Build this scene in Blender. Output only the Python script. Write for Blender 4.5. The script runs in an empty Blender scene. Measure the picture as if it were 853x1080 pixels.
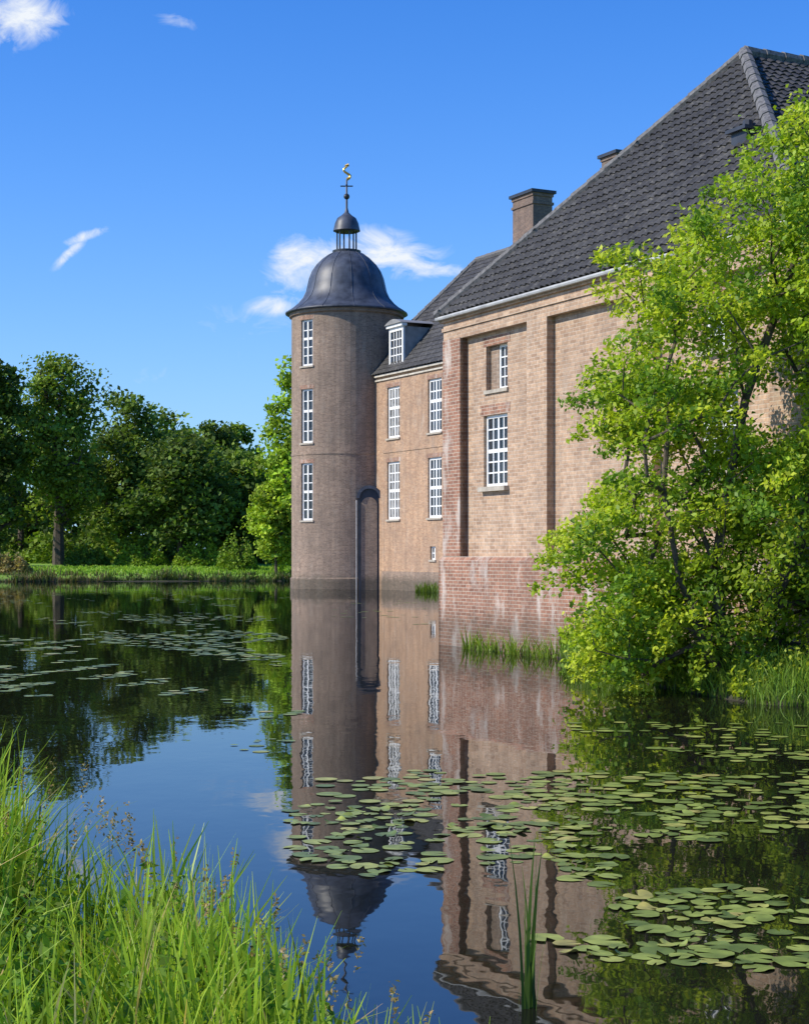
import bpy, math, random
import numpy as np
from mathutils import Vector, Matrix
random.seed(7); rng = np.random.default_rng(11)
scene = bpy.context.scene; C = scene.collection
F = 1755.0; HC = 1.8; CX = 426.5; HY = 585.0
R_ = math.radians
scene.view_settings.view_transform = 'Standard'; scene.view_settings.look = 'None'; scene.view_settings.exposure = 0

def V(*a): return Vector(a)

# ------------------------------------------------------------------ tags
ORIG = {}
def tag(o, label=None, cat=None, group=None, kind=None):
    if label: o['label'] = label
    if cat: o['category'] = cat
    if group: o['group'] = group
    if kind: o['kind'] = kind
    return o
def thing(name, loc, label, cat, group=None):
    o = bpy.data.objects.new(name, None); C.objects.link(o); o.location = loc
    o.empty_display_size = .3
    ORIG[o.name] = Vector(loc)
    return tag(o, label, cat, group)

class MB:
    def __init__(s): s.v = []; s.f = []; s.uv = []
    def face(s, pts, uvs=None):
        b = len(s.v); s.v += [tuple(p) for p in pts]; s.f.append(tuple(range(b, b+len(pts))))
        s.uv += list(uvs) if uvs else [(p[0]+p[1], p[2]) for p in pts]
    def box(s, P, u0, u1, z0, z1, d0, d1, n=1):
        for k in range(n):
            a = u0+(u1-u0)*k/n; b = u0+(u1-u0)*(k+1)/n
            p = lambda u, z, d: P(u, z, d)
            s.face([p(a,z0,d0),p(b,z0,d0),p(b,z1,d0),p(a,z1,d0)], [(a,z0),(b,z0),(b,z1),(a,z1)])
            s.face([p(b,z0,d1),p(a,z0,d1),p(a,z1,d1),p(b,z1,d1)], [(b,z0),(a,z0),(a,z1),(b,z1)])
            s.face([p(a,z1,d0),p(b,z1,d0),p(b,z1,d1),p(a,z1,d1)], [(a,d0),(b,d0),(b,d1),(a,d1)])
            s.face([p(a,z0,d1),p(b,z0,d1),p(b,z0,d0),p(a,z0,d0)], [(a,d1),(b,d1),(b,d0),(a,d0)])
            if k == 0: s.face([p(a,z0,d1),p(a,z0,d0),p(a,z1,d0),p(a,z1,d1)], [(d1,z0),(d0,z0),(d0,z1),(d1,z1)])
            if k == n-1: s.face([p(b,z0,d0),p(b,z0,d1),p(b,z1,d1),p(b,z1,d0)], [(d0,z0),(d1,z0),(d1,z1),(d0,z1)])
    def tube(s, a, b, r0, r1, n=8, caps=True):
        a = Vector(a); b = Vector(b); d = (b-a).normalized() if (b-a).length > 1e-6 else V(0,0,1)
        x = d.cross(V(0,0,1)) if abs(d.z) < .95 else d.cross(V(1,0,0)); x.normalize(); y = d.cross(x)
        ra = [a+r0*(math.cos(t)*x+math.sin(t)*y) for t in [2*math.pi*i/n for i in range(n)]]
        rb = [b+r1*(math.cos(t)*x+math.sin(t)*y) for t in [2*math.pi*i/n for i in range(n)]]
        for i in range(n):
            j = (i+1) % n; s.face([ra[i], ra[j], rb[j], rb[i]])
        if caps: s.face(ra[::-1]); s.face(rb)
    def lathe(s, c, prof, n=32, a0=0, a1=2*math.pi):
        for k in range(len(prof)-1):
            (r0, z0), (r1, z1) = prof[k], prof[k+1]
            for i in range(n):
                t0 = a0+(a1-a0)*i/n; t1 = a0+(a1-a0)*(i+1)/n
                q = lambda r, z, t: (c[0]+r*math.sin(t), c[1]-r*math.cos(t), z)
                m = max(r0, r1)
                s.face([q(r0,z0,t0),q(r0,z0,t1),q(r1,z1,t1),q(r1,z1,t0)], [(m*t0,z0),(m*t1,z0),(m*t1,z1),(m*t0,z1)])
    def build(s, name, mat, parent=None, smooth=False, weld=False):
        me = bpy.data.meshes.new(name)
        o = Vector((0,0,0))
        root = parent
        while root is not None:
            if root.name in ORIG: o = ORIG[root.name]
            root = root.parent
        vs = [(p[0]-o.x, p[1]-o.y, p[2]-o.z) for p in s.v]
        me.from_pydata(vs, [], s.f)
        uvl = me.uv_layers.new(name='UVMap')
        uvl.data.foreach_set('uv', np.array(s.uv, dtype=np.float32).ravel())
        if weld:
            import bmesh
            bm = bmesh.new(); bm.from_mesh(me); bmesh.ops.remove_doubles(bm, verts=bm.verts, dist=.0005)
            bmesh.ops.recalc_face_normals(bm, faces=bm.faces); bm.to_mesh(me); bm.free()
        if smooth: me.polygons.foreach_set('use_smooth', [True]*len(me.polygons))
        me.materials.append(mat); me.update()
        ob = bpy.data.objects.new(name, me); C.objects.link(ob)
        if parent: ob.parent = parent
        return ob
def wall(mb, P, u0, u1, z0, z1, holes, d0=0., rev=.12, step=None):
    us = {u0, u1}; zs = {z0, z1}
    for h in holes: us |= {h[0], h[1]}; zs |= {h[2], h[3]}
    if step:
        k = u0
        while k < u1: us.add(k); k += step
    us = sorted(us); zs = sorted(zs)
    for a, b in zip(us[:-1], us[1:]):
        if b-a < 1e-5: continue
        for c, d in zip(zs[:-1], zs[1:]):
            m, q = (a+b)/2, (c+d)/2
            if any(h[0] < m < h[1] and h[2] < q < h[3] for h in holes): continue
            mb.face([P(a,c,d0),P(b,c,d0),P(b,d,d0),P(a,d,d0)], [(a,c),(b,c),(b,d),(a,d)])
    for h in holes:
        a, b, c, d = h[:4]; e = d0+rev
        mb.face([P(a,c,d0),P(a,c,e),P(a,d,e),P(a,d,d0)], [(a,c),(a+rev,c),(a+rev,d),(a,d)])
        mb.face([P(b,c,e),P(b,c,d0),P(b,d,d0),P(b,d,e)], [(b,c),(b+rev,c),(b+rev,d),(b,d)])
        mb.face([P(a,d,d0),P(b,d,d0),P(b,d,e),P(a,d,e)], [(a,d),(b,d),(b,d+rev),(a,d+rev)])
        mb.face([P(a,c,e),P(b,c,e),P(b,c,d0),P(a,c,d0)], [(a,c),(b,c),(b,c+rev),(a,c+rev)])

# ------------------------------------------------------------------ materials
def newmat(name):
    m = bpy.data.materials.new(name); m.use_nodes = True; nt = m.node_tree; nt.nodes.clear()
    out = nt.nodes.new('ShaderNodeOutputMaterial'); return m, nt, out
def N(nt, typ, **kw):
    n = nt.nodes.new(typ)
    for k, v in kw.items(): setattr(n, k, v)
    return n
def ramp(nt, src, stops):
    r = nt.nodes.new('ShaderNodeValToRGB'); e = r.color_ramp.elements
    while len(e) < len(stops): e.new(.5)
    for el, (p, c) in zip(e, stops): el.position = p; el.color = (*c, 1) if len(c) == 3 else c
    nt.links.new(src, r.inputs[0]); return r
def mixc(nt, a, b, fac, mode='MIX'):
    m = nt.nodes.new('ShaderNodeMix'); m.data_type = 'RGBA'; m.blend_type = mode; m.clamp_result = False
    for i, s in ((0, fac), (6, a), (7, b)):
        if isinstance(s, (int, float)): m.inputs[i].default_value = s
        elif isinstance(s, tuple): m.inputs[i].default_value = (*s, 1)
        else: nt.links.new(s, m.inputs[i])
    return m.outputs[2]
def plain(name, col, rough=.6, metal=0, noise=.25, scale=4, bump=0):
    m, nt, out = newmat(name)
    b = N(nt, 'ShaderNodeBsdfPrincipled'); b.inputs['Roughness'].default_value = rough; b.inputs['Metallic'].default_value = metal
    tc = N(nt, 'ShaderNodeTexCoord'); no = N(nt, 'ShaderNodeTexNoise'); no.inputs['Scale'].default_value = scale; no.inputs['Detail'].default_value = 6
    nt.links.new(tc.outputs['Object'], no.inputs['Vector'])
    r = ramp(nt, no.outputs[0], [(.3, tuple(c*(1-noise) for c in col)), (.7, tuple(min(1, c*(1+noise)) for c in col))])
    nt.links.new(r.outputs[0], b.inputs['Base Color'])
    if bump:
        bp_ = N(nt, 'ShaderNodeBump'); bp_.inputs['Strength'].default_value = bump; bp_.inputs['Distance'].default_value = .02
        nt.links.new(no.outputs[0], bp_.inputs['Height']); nt.links.new(bp_.outputs[0], b.inputs['Normal'])
    nt.links.new(b.outputs[0], out.inputs[0]); return m
def brick(name, c1, c2, mort, stain=(.1,.08,.07), pale=(.6,.55,.5), palef=.3, wet=.5, rh=.068, bw=.215, dirt=.55, ms=.008, pt=(.54,.7)):
    m, nt, out = newmat(name); L = nt.links.new
    uv = N(nt, 'ShaderNodeUVMap'); uv.uv_map = 'UVMap'
    br = N(nt, 'ShaderNodeTexBrick'); br.offset = .5
    for k, v in (('Scale',1.),('Mortar Size',ms),('Mortar Smooth',.25),('Bias',-.05),('Brick Width',bw),('Row Height',rh)): br.inputs[k].default_value = v
    br.inputs['Color1'].default_value = (*c1,1); br.inputs['Color2'].default_value = (*c2,1); br.inputs['Mortar'].default_value = (*mort,1)
    L(uv.outputs[0], br.inputs['Vector'])
    geo = N(nt, 'ShaderNodeNewGeometry')
    def noise(scale, det=6, vec=geo.outputs['Position']):
        n = N(nt, 'ShaderNodeTexNoise'); n.inputs['Scale'].default_value = scale; n.inputs['Detail'].default_value = det
        n.inputs['Roughness'].default_value = .62; L(vec, n.inputs['Vector']); return n.outputs[0]
    n1 = noise(.55); n2 = noise(3.2); n3 = noise(14, 3)
    col = mixc(nt, br.outputs['Color'], ramp(nt, n3, [(.3,(.72,.71,.71)),(.7,(1.22,1.2,1.18))]).outputs[0], .85, 'MULTIPLY')
    col = mixc(nt, col, ramp(nt, n2, [(.3,(.84,.83,.83)),(.65,(1.12,1.1,1.08))]).outputs[0], .8, 'MULTIPLY')
    col = mixc(nt, col, stain, ramp(nt, n1, [(.4,(0,0,0)),(.72,(dirt,)*3)]).outputs[0])
    mp = N(nt, 'ShaderNodeMapping'); mp.inputs['Scale'].default_value = (1.6,1.6,.6); L(geo.outputs['Position'], mp.inputs[0])
    n4 = noise(1.5, 9, mp.outputs[0])
    col = mixc(nt, col, pale, ramp(nt, n4, [(pt[0],(0,0,0)),(pt[1],(palef,)*3)]).outputs[0])
    mp2 = N(nt, 'ShaderNodeMapping'); mp2.inputs['Scale'].default_value = (2.6,2.6,.22); L(geo.outputs['Position'], mp2.inputs[0])
    n5 = noise(1.2, 7, mp2.outputs[0])
    col = mixc(nt, col, ramp(nt, n5, [(.35,(.76,.76,.77)),(.6,(1.05,1.05,1.04))]).outputs[0], .75, 'MULTIPLY')
    sp = N(nt, 'ShaderNodeSeparateXYZ'); L(geo.outputs['Position'], sp.inputs[0])
    ad = N(nt, 'ShaderNodeMath', operation='MULTIPLY_ADD'); L(n2, ad.inputs[0]); ad.inputs[1].default_value = -.9; L(sp.outputs[2], ad.inputs[2])
    col = mixc(nt, col, (.04,.04,.025), ramp(nt, ad.outputs[0], [(.0,(wet,)*3),(.35,(0,0,0))]).outputs[0])
    b = N(nt, 'ShaderNodeBsdfPrincipled'); b.inputs['Roughness'].default_value = .9; L(col, b.inputs['Base Color'])
    hs = N(nt, 'ShaderNodeMath', operation='MULTIPLY_ADD'); L(br.outputs['Fac'], hs.inputs[0]); hs.inputs[1].default_value = -1; L(n3, hs.inputs[2])
    bu = N(nt, 'ShaderNodeBump'); bu.inputs['Strength'].default_value = .55; bu.inputs['Distance'].default_value = .012
    L(hs.outputs[0], bu.inputs['Height']); L(bu.outputs[0], b.inputs['Normal']); L(b.outputs[0], out.inputs[0]); return m
def leafmat(name, trans=.35, rough=.5):
    m, nt, out = newmat(name); L = nt.links.new
    at = N(nt, 'ShaderNodeAttribute'); at.attribute_name = 'Col'
    b = N(nt, 'ShaderNodeBsdfPrincipled'); b.inputs['Roughness'].default_value = rough; b.inputs['Specular IOR Level'].default_value = .3
    t = N(nt, 'ShaderNodeBsdfTranslucent'); mx = N(nt, 'ShaderNodeMixShader'); mx.inputs[0].default_value = trans
    L(at.outputs['Color'], b.inputs['Base Color']); L(mixc(nt, at.outputs['Color'], (1.2,1.25,.6), 1., 'MULTIPLY'), t.inputs[0])
    L(b.outputs[0], mx.inputs[1]); L(t.outputs[0], mx.inputs[2]); L(mx.outputs[0], out.inputs[0]); return m

M = {}
M['wall'] = brick('pale_brick', (.56,.385,.25), (.38,.245,.155), (.55,.45,.34), stain=(.28,.19,.13), palef=.3, dirt=.4, pale=(.6,.5,.38))
M['red'] = brick('red_brick', (.39,.2,.125), (.25,.12,.075), (.48,.4,.31), stain=(.2,.13,.09), palef=.8, pale=(.58,.51,.43), dirt=.45, pt=(.52,.66))
M['tower'] = brick('tower_brick', (.37,.262,.185), (.24,.165,.115), (.37,.305,.235), stain=(.18,.14,.105), palef=.25, wet=.6, pale=(.44,.38,.3))
M['wing'] = brick('wing_brick', (.54,.34,.2), (.39,.225,.13), (.48,.38,.27), stain=(.28,.2,.145), palef=.35, pale=(.5,.42,.33))
M['chim'] = brick('chimney_brick', (.25,.165,.12), (.16,.105,.08), (.27,.23,.19), stain=(.1,.08,.065), palef=.1)
M['white'] = plain('white_paint', (.8,.79,.74), .45, noise=.06)
M['cream'] = plain('cream_cornice', (.52,.47,.38), .7, noise=.25)
M['stone'] = plain('sandstone', (.42,.37,.29), .85, noise=.2, scale=8, bump=.3)
M['lead'] = plain('lead_sheet', (.06,.068,.085), .48, metal=0, noise=.45, scale=2.5)
M['leadpale'] = plain('pale_lead_sheet', (.26,.255,.24), .55, metal=0, noise=.25, scale=2.5)
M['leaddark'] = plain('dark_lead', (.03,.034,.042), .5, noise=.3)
M['gutter'] = plain('gutter_grey', (.42,.42,.4), .5, noise=.2)
M['gold'] = plain('gilded_metal', (.75,.48,.1), .3, metal=.8, noise=.1)
M['iron'] = plain('dark_iron', (.02,.02,.022), .5)
M['bark'] = plain('bark', (.085,.065,.045), .9, noise=.5, scale=12, bump=.5)
M['ridge'] = plain('ridge_tile', (.14,.135,.13), .85, noise=.45, scale=14, bump=.3)
M['leaf'] = leafmat('leaves', .45); M['leaffar'] = leafmat('far_leaves', .3, .7); M['grass'] = leafmat('grass_blades', .42, .4)

def tile_mat():
    m, nt, out = newmat('slate_grey_pantile'); L = nt.links.new
    geo = N(nt, 'ShaderNodeNewGeometry'); n = N(nt, 'ShaderNodeTexNoise'); n.inputs['Scale'].default_value = 9; n.inputs['Detail'].default_value = 8; n.inputs['Roughness'].default_value = .75
    L(geo.outputs['Position'], n.inputs['Vector'])
    n2 = N(nt, 'ShaderNodeTexNoise'); n2.inputs['Scale'].default_value = .8; n2.inputs['Detail'].default_value = 4; L(geo.outputs['Position'], n2.inputs['Vector'])
    c = ramp(nt, n.outputs[0], [(.3,(.02,.0195,.02)),(.55,(.052,.05,.048)),(.72,(.17,.16,.135))]).outputs[0]
    c = mixc(nt, c, ramp(nt, n2.outputs[0], [(.3,(.78,.78,.78)),(.7,(1.25,1.22,1.15))]).outputs[0], 1., 'MULTIPLY')
    rp = ramp(nt, geo.outputs['Random Per Island'], [(0,(.7,.7,.7)),(1,(1.3,1.3,1.28))]).outputs[0]
    c = mixc(nt, c, rp, 1., 'MULTIPLY')
    b = N(nt, 'ShaderNodeBsdfPrincipled'); b.inputs['Roughness'].default_value = .6; L(c, b.inputs['Base Color']); L(b.outputs[0], out.inputs[0]); return m
M['tile'] = tile_mat()
def glass_mat(name, col):
    m, nt, out = newmat(name); L = nt.links.new
    geo = N(nt, 'ShaderNodeNewGeometry'); n = N(nt, 'ShaderNodeTexNoise'); n.inputs['Scale'].default_value = 2.3; L(geo.outputs['Position'], n.inputs['Vector'])
    b = N(nt, 'ShaderNodeBsdfPrincipled'); b.inputs['Roughness'].default_value = .06; b.inputs['IOR'].default_value = 1.55
    c = ramp(nt, n.outputs[0], [(.35, tuple(x*.3 for x in col)), (.65, col)]); L(c.outputs[0], b.inputs['Base Color'])
    bu = N(nt, 'ShaderNodeBump'); bu.inputs['Strength'].default_value = .15; bu.inputs['Distance'].default_value = .02; L(n.outputs[0], bu.inputs['Height']); L(bu.outputs[0], b.inputs['Normal'])
    L(b.outputs[0], out.inputs[0]); return m
M['glass'] = glass_mat('window_glass', (.05,.055,.06)); M['glasspale'] = glass_mat('window_glass_curtained', (.3,.3,.28))

# ------------------------------------------------------------------ world
S = Vector((-.97,-.25,0)).normalized(); EL = R_(38)
w = bpy.data.worlds.new('World'); scene.world = w; w.use_nodes = True; nt = w.node_tree; nt.nodes.clear(); L_ = nt.links.new
sky = nt.nodes.new('ShaderNodeTexSky'); sky.sky_type = 'NISHITA'; sky.sun_disc = False; sky.sun_elevation = EL
sky.sun_rotation = math.atan2(S.x, S.y); sky.altitude = 0; sky.air_density = 1.0; sky.dust_density = .45; sky.ozone_density = 2.5
hs = nt.nodes.new('ShaderNodeHueSaturation'); hs.inputs['Saturation'].default_value = 1.14; hs.inputs['Value'].default_value = 1.0
tn = nt.nodes.new('ShaderNodeMix'); tn.data_type = 'RGBA'; tn.blend_type = 'MULTIPLY'; tn.inputs[0].default_value = 1; tn.inputs[7].default_value = (.78,1.06,1.7,1)
L_(sky.outputs[0], tn.inputs[6]); L_(tn.outputs[2], hs.inputs['Color'])
tc = nt.nodes.new('ShaderNodeTexCoord'); sp = nt.nodes.new('ShaderNodeSeparateXYZ'); L_(tc.outputs['Generated'], sp.inputs[0])
def mth(op, a, b=None, c=None):
    n = nt.nodes.new('ShaderNodeMath'); n.operation = op
    for i, s in enumerate((a, b, c)):
        if s is None: continue
        if isinstance(s, (int, float)): n.inputs[i].default_value = s
        else: L_(s, n.inputs[i])
    return n.outputs[0]
hz_ = nt.nodes.new('ShaderNodeMix'); hz_.data_type = 'RGBA'; hz_.inputs[7].default_value = (3.7,6.1,7.8,1)
L_(mth('MULTIPLY', mth('EXPONENT', mth('MULTIPLY', mth('MAXIMUM', sp.outputs[2], 0.), -8.5)), .95), hz_.inputs[0]); L_(hs.outputs[0], hz_.inputs[6])
yy = mth('MAXIMUM', sp.outputs[1], .05); U = mth('DIVIDE', sp.outputs[0], yy); W_ = mth('DIVIDE', sp.outputs[2], yy)
cv = nt.nodes.new('ShaderNodeCombineXYZ'); L_(U, cv.inputs[0]); L_(W_, cv.inputs[1])
def cn(scale, det, sx=1, sy=1, rot=0, dist=0):
    mp = nt.nodes.new('ShaderNodeMapping'); mp.inputs['Scale'].default_value = (sx, sy, 1); mp.inputs['Rotation'].default_value = (0,0,rot); L_(cv.outputs[0], mp.inputs[0])
    n = nt.nodes.new('ShaderNodeTexNoise'); n.inputs['Scale'].default_value = scale; n.inputs['Detail'].default_value = det; n.inputs['Roughness'].default_value = .64
    n.inputs['Distortion'].default_value = dist; L_(mp.outputs[0], n.inputs['Vector']); return n.outputs[0]
nz = cn(32, 12, 1, 1.6, .25, .8)
tot = None
for (px, py, a, b, th, amp) in [(20,16,40,26,0,.95),(72,268,20,5,.75,.6),(92,248,24,5,.35,.6),(395,264,52,20,-.12,1.0),(325,278,38,26,.4,.85),(290,322,28,10,.1,.68),(440,280,52,8,-.15,.8),(185,20,30,8,-.3,.34),(150,398,60,16,.1,.15),(265,345,70,40,0,.22),(700,30,60,14,.3,.08)]:
    u0 = (px-CX)/F; v0 = (HY-py)/F; a /= F; b /= F
    du = mth('SUBTRACT', U, u0); dv = mth('SUBTRACT', W_, v0)
    c_, s_ = math.cos(th), math.sin(th)
    p = mth('ADD', mth('MULTIPLY', du, c_/a), mth('MULTIPLY', dv, s_/a)); q = mth('ADD', mth('MULTIPLY', du, -s_/b), mth('MULTIPLY', dv, c_/b))
    r2 = mth('ADD', mth('MULTIPLY', p, p), mth('MULTIPLY', q, q)); g = mth('MULTIPLY', mth('EXPONENT', mth('MULTIPLY', r2, -.75)), amp)
    tot = g if tot is None else mth('MAXIMUM', tot, g)
dens = mth('ADD', tot, mth('MULTIPLY', mth('SUBTRACT', nz, .5), 2.6))
dens = mth('MULTIPLY', dens, mth('MINIMUM', mth('MULTIPLY', tot, 2.2), 1.))
cr = nt.nodes.new('ShaderNodeValToRGB'); cr.color_ramp.elements[0].position = .1; cr.color_ramp.elements[1].position = 1.; cr.color_ramp.interpolation = 'LINEAR'; L_(dens, cr.inputs[0])
mx = nt.nodes.new('ShaderNodeMix'); mx.data_type = 'RGBA'; L_(cr.outputs[0], mx.inputs[0]); L_(hz_.outputs[2], mx.inputs[6]); mx.inputs[7].default_value = (7.2,7.6,8.1,1)
bg = nt.nodes.new('ShaderNodeBackground'); bg.inputs['Strength'].default_value = .122; L_(mx.outputs[2], bg.inputs[0])
wo = nt.nodes.new('ShaderNodeOutputWorld'); L_(bg.outputs[0], wo.inputs[0])
sd = bpy.data.lights.new('sun', 'SUN'); sd.energy = 5.0; sd.angle = R_(.5); sd.color = (1,.93,.8)
so = bpy.data.objects.new('sun', sd); C.objects.link(so)
sv = Vector((S.x*math.cos(EL), S.y*math.cos(EL), math.sin(EL))); so.rotation_euler = sv.to_track_quat('Z', 'Y').to_euler(); so.location = (-20,-5,30)

# ------------------------------------------------------------------ camera
cd = bpy.data.cameras.new('camera'); cd.sensor_fit = 'HORIZONTAL'; cd.sensor_width = 36; cd.lens = F/853*36; cd.shift_y = 45/853; cd.clip_end = 6000; cd.clip_start = .1
co = bpy.data.objects.new('camera', cd); C.objects.link(co); co.location = (0,0,HC); co.rotation_euler = (R_(90),0,0); scene.camera = co

# ------------------------------------------------------------------ ground & water
def lerp(x, tab): return np.interp(x, [t[0] for t in tab], [t[1] for t in tab])
NB = [(-400,60),(-40,14),(-8,10.6),(-3.5,9.4),(-2.2,8.4),(-1.2,6.9),(-.5,5.7),(.1,4.7),(1.5,3.4),(6,2.5),(40,0),(400,-30)]
FB = [(-400,95),(-60,108),(-25,111),(-12,113),(-5,114),(5,116),(30,118),(400,120)]
RB = [(2.3,34),(2.7,28.5),(3.1,25.0),(3.6,22.2),(4.2,20.2),(6,18.9),(12,17.5),(60,16),(400,0)]
def ground(x, y):
    x = np.asarray(x, float); y = np.asarray(y, float)
    wv = .12*np.sin(x*3.1+y*1.3)+.08*np.sin(x*7.3-y*4.1)
    s1 = lerp(x, NB)-y+wv
    s2 = (y-lerp(x, FB)+wv*3)
    s3 = np.where((x > 2.3), np.minimum(y-lerp(x, RB)+wv, 44-y+np.clip(x-14,0,300)*50), -5)
    h1 = np.clip(s1*.5, -1.2, .22)+np.clip(s1-1, 0, 3)*.04
    h2 = np.clip(s2*.3, -1.2, .4)+np.clip(s2-2, 0, 400)*.055*np.exp(-np.clip(s2-2,0,400)/40)
    h3 = np.clip(s3*.4, -1.2, .3)
    return np.maximum(np.maximum(h1, h2), h3)
def axis(parts):
    r = []
    for a, b, st in parts: r += list(np.arange(a, b, st))
    return np.array(r+[parts[-1][1]])
gx = axis([(-3000,-400,400),(-400,-60,20),(-60,-10,2),(-10,12,.25),(12,60,3),(60,400,20),(400,3000,400)])
gy = axis([(-600,-20,60),(-20,0,2),(0,36,.25),(36,100,2),(100,124,.5),(124,200,6),(200,600,50),(600,5000,400)])
X, Y = np.meshgrid(gx, gy); Z = ground(X, Y)
me = bpy.data.meshes.new('ground'); nx, ny = len(gx), len(gy)
vv = np.stack([X, Y, Z], -1).reshape(-1, 3)
idx = np.arange(nx*ny).reshape(ny, nx)
ff = np.stack([idx[:-1,:-1], idx[:-1,1:], idx[1:,1:], idx[1:,:-1]], -1).reshape(-1, 4)
me.from_pydata(vv.tolist(), [], ff.tolist()); me.polygons.foreach_set('use_smooth', [True]*len(me.polygons))
m, nt, out = newmat('meadow_soil'); L = nt.links.new
geo = N(nt, 'ShaderNodeNewGeometry'); n1 = N(nt, 'ShaderNodeTexNoise'); n1.inputs['Scale'].default_value = .35; n1.inputs['Detail'].default_value = 8; L(geo.outputs['Position'], n1.inputs['Vector'])
c = ramp(nt, n1.outputs[0], [(.3,(.14,.27,.02)),(.6,(.22,.38,.03)),(.75,(.26,.37,.05))]).outputs[0]
sp = N(nt, 'ShaderNodeSeparateXYZ'); L(geo.outputs['Position'], sp.inputs[0])
c = mixc(nt, (.035,.03,.018), c, ramp(nt, sp.outputs[2], [(.02,(0,0,0)),(.3,(1,1,1))]).outputs[0])
b = N(nt, 'ShaderNodeBsdfPrincipled'); b.inputs['Roughness'].default_value = .95; L(c, b.inputs['Base Color']); L(b.outputs[0], out.inputs[0])
me.materials.append(m); g = bpy.data.objects.new('ground', me); C.objects.link(g); tag(g, 'grassy banks around the moat', 'ground', kind='structure')

m, nt, out = newmat('moat_water'); L = nt.links.new
geo = N(nt, 'ShaderNodeNewGeometry')
mp = N(nt, 'ShaderNodeMapping'); mp.inputs['Scale'].default_value = (1,.55,1); L(geo.outputs['Position'], mp.inputs[0])
a1 = N(nt, 'ShaderNodeTexNoise'); a1.inputs['Scale'].default_value = 2.2; a1.inputs['Detail'].default_value = 3; L(mp.outputs[0], a1.inputs['Vector'])
a2 = N(nt, 'ShaderNodeTexNoise'); a2.inputs['Scale'].default_value = .25; a2.inputs['Detail'].default_value = 2; L(mp.outputs[0], a2.inputs['Vector'])
ml = N(nt, 'ShaderNodeMath', operation='MULTIPLY'); L(a1.outputs[0], ml.inputs[0]); L(ramp(nt, a2.outputs[0], [(.35,(.35,)*3),(.7,(1,1,1))]).outputs[0], ml.inputs[1])
bu = N(nt, 'ShaderNodeBump'); bu.inputs['Strength'].default_value = .4; bu.inputs['Distance'].default_value = .010; L(ml.outputs[0], bu.inputs['Height'])
gl = N(nt, 'ShaderNodeBsdfGlossy'); gl.inputs['Roughness'].default_value = .015; gl.inputs['Color'].default_value = (.86,.87,.88,1); L(bu.outputs[0], gl.inputs['Normal'])
df = N(nt, 'ShaderNodeBsdfDiffuse'); df.inputs['Color'].default_value = (.012,.012,.007,1)
fr = N(nt, 'ShaderNodeFresnel'); fr.inputs['IOR'].default_value = 1.64; L(bu.outputs[0], fr.inputs['Normal'])
ms = N(nt, 'ShaderNodeMixShader'); L(fr.outputs[0], ms.inputs[0]); L(df.outputs[0], ms.inputs[1]); L(gl.outputs[0], ms.inputs[2]); L(ms.outputs[0], out.inputs[0])
mb = MB(); mb.face([(-400,-60,0),(400,-60,0),(400,130,0),(-400,130,0)]); wt = mb.build('water', m); tag(wt, 'still dark moat water reflecting the castle', 'water', kind='structure')

# ------------------------------------------------------------------ windows
def window(root, P, u0, u1, z0, z1, d, cols, rows, glass='glass', sill=True, lintel=None, trans=None, fw=.07, bw=.028, n=1, label=None):
    mb = MB(); e = .05
    mb.box(P, u0, u0+fw, z0, z1, d, d+e); mb.box(P, u1-fw, u1, z0, z1, d, d+e)
    mb.box(P, u0+fw, u1-fw, z0, z0+fw, d+.001, d+e); mb.box(P, u0+fw, u1-fw, z1-fw, z1, d+.001, d+e)
    for i in range(1, cols):
        c = u0+fw+(u1-u0-2*fw)*i/cols; ww = bw*(2 if (i*2 == cols) else 1)
        mb.box(P, c-ww/2, c+ww/2, z0+fw, z1-fw, d+.008, d+e-.005)
    for j in range(1, rows):
        c = z0+fw+(z1-z0-2*fw)*j/rows; ww = bw*(2.6 if trans == j else 1)
        mb.box(P, u0+fw, u1-fw, c-ww/2, c+ww/2, d+.012, d+e-.008)
    o = mb.build('window', M['white'], root)
    if label: o['label'] = label
    g = MB(); g.box(P, u0+.01, u1-.01, z0+.01, z1-.01, d+.03, d+.04); g.build('pane', M[glass], o)
    if sill:
        s = MB(); s.box(P, u0-.06, u1+.06, z0-.09, z0-.002, d-.17, d+.02, n); s.build('sill', M['stone'], o)
    if lintel:
        s = MB(); s.box(P, u0-.1, u1+.1, z1+.002, z1+.2, lintel[0], lintel[0]+.05, n); s.build('lintel', lintel[1], o)
    return o
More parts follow.
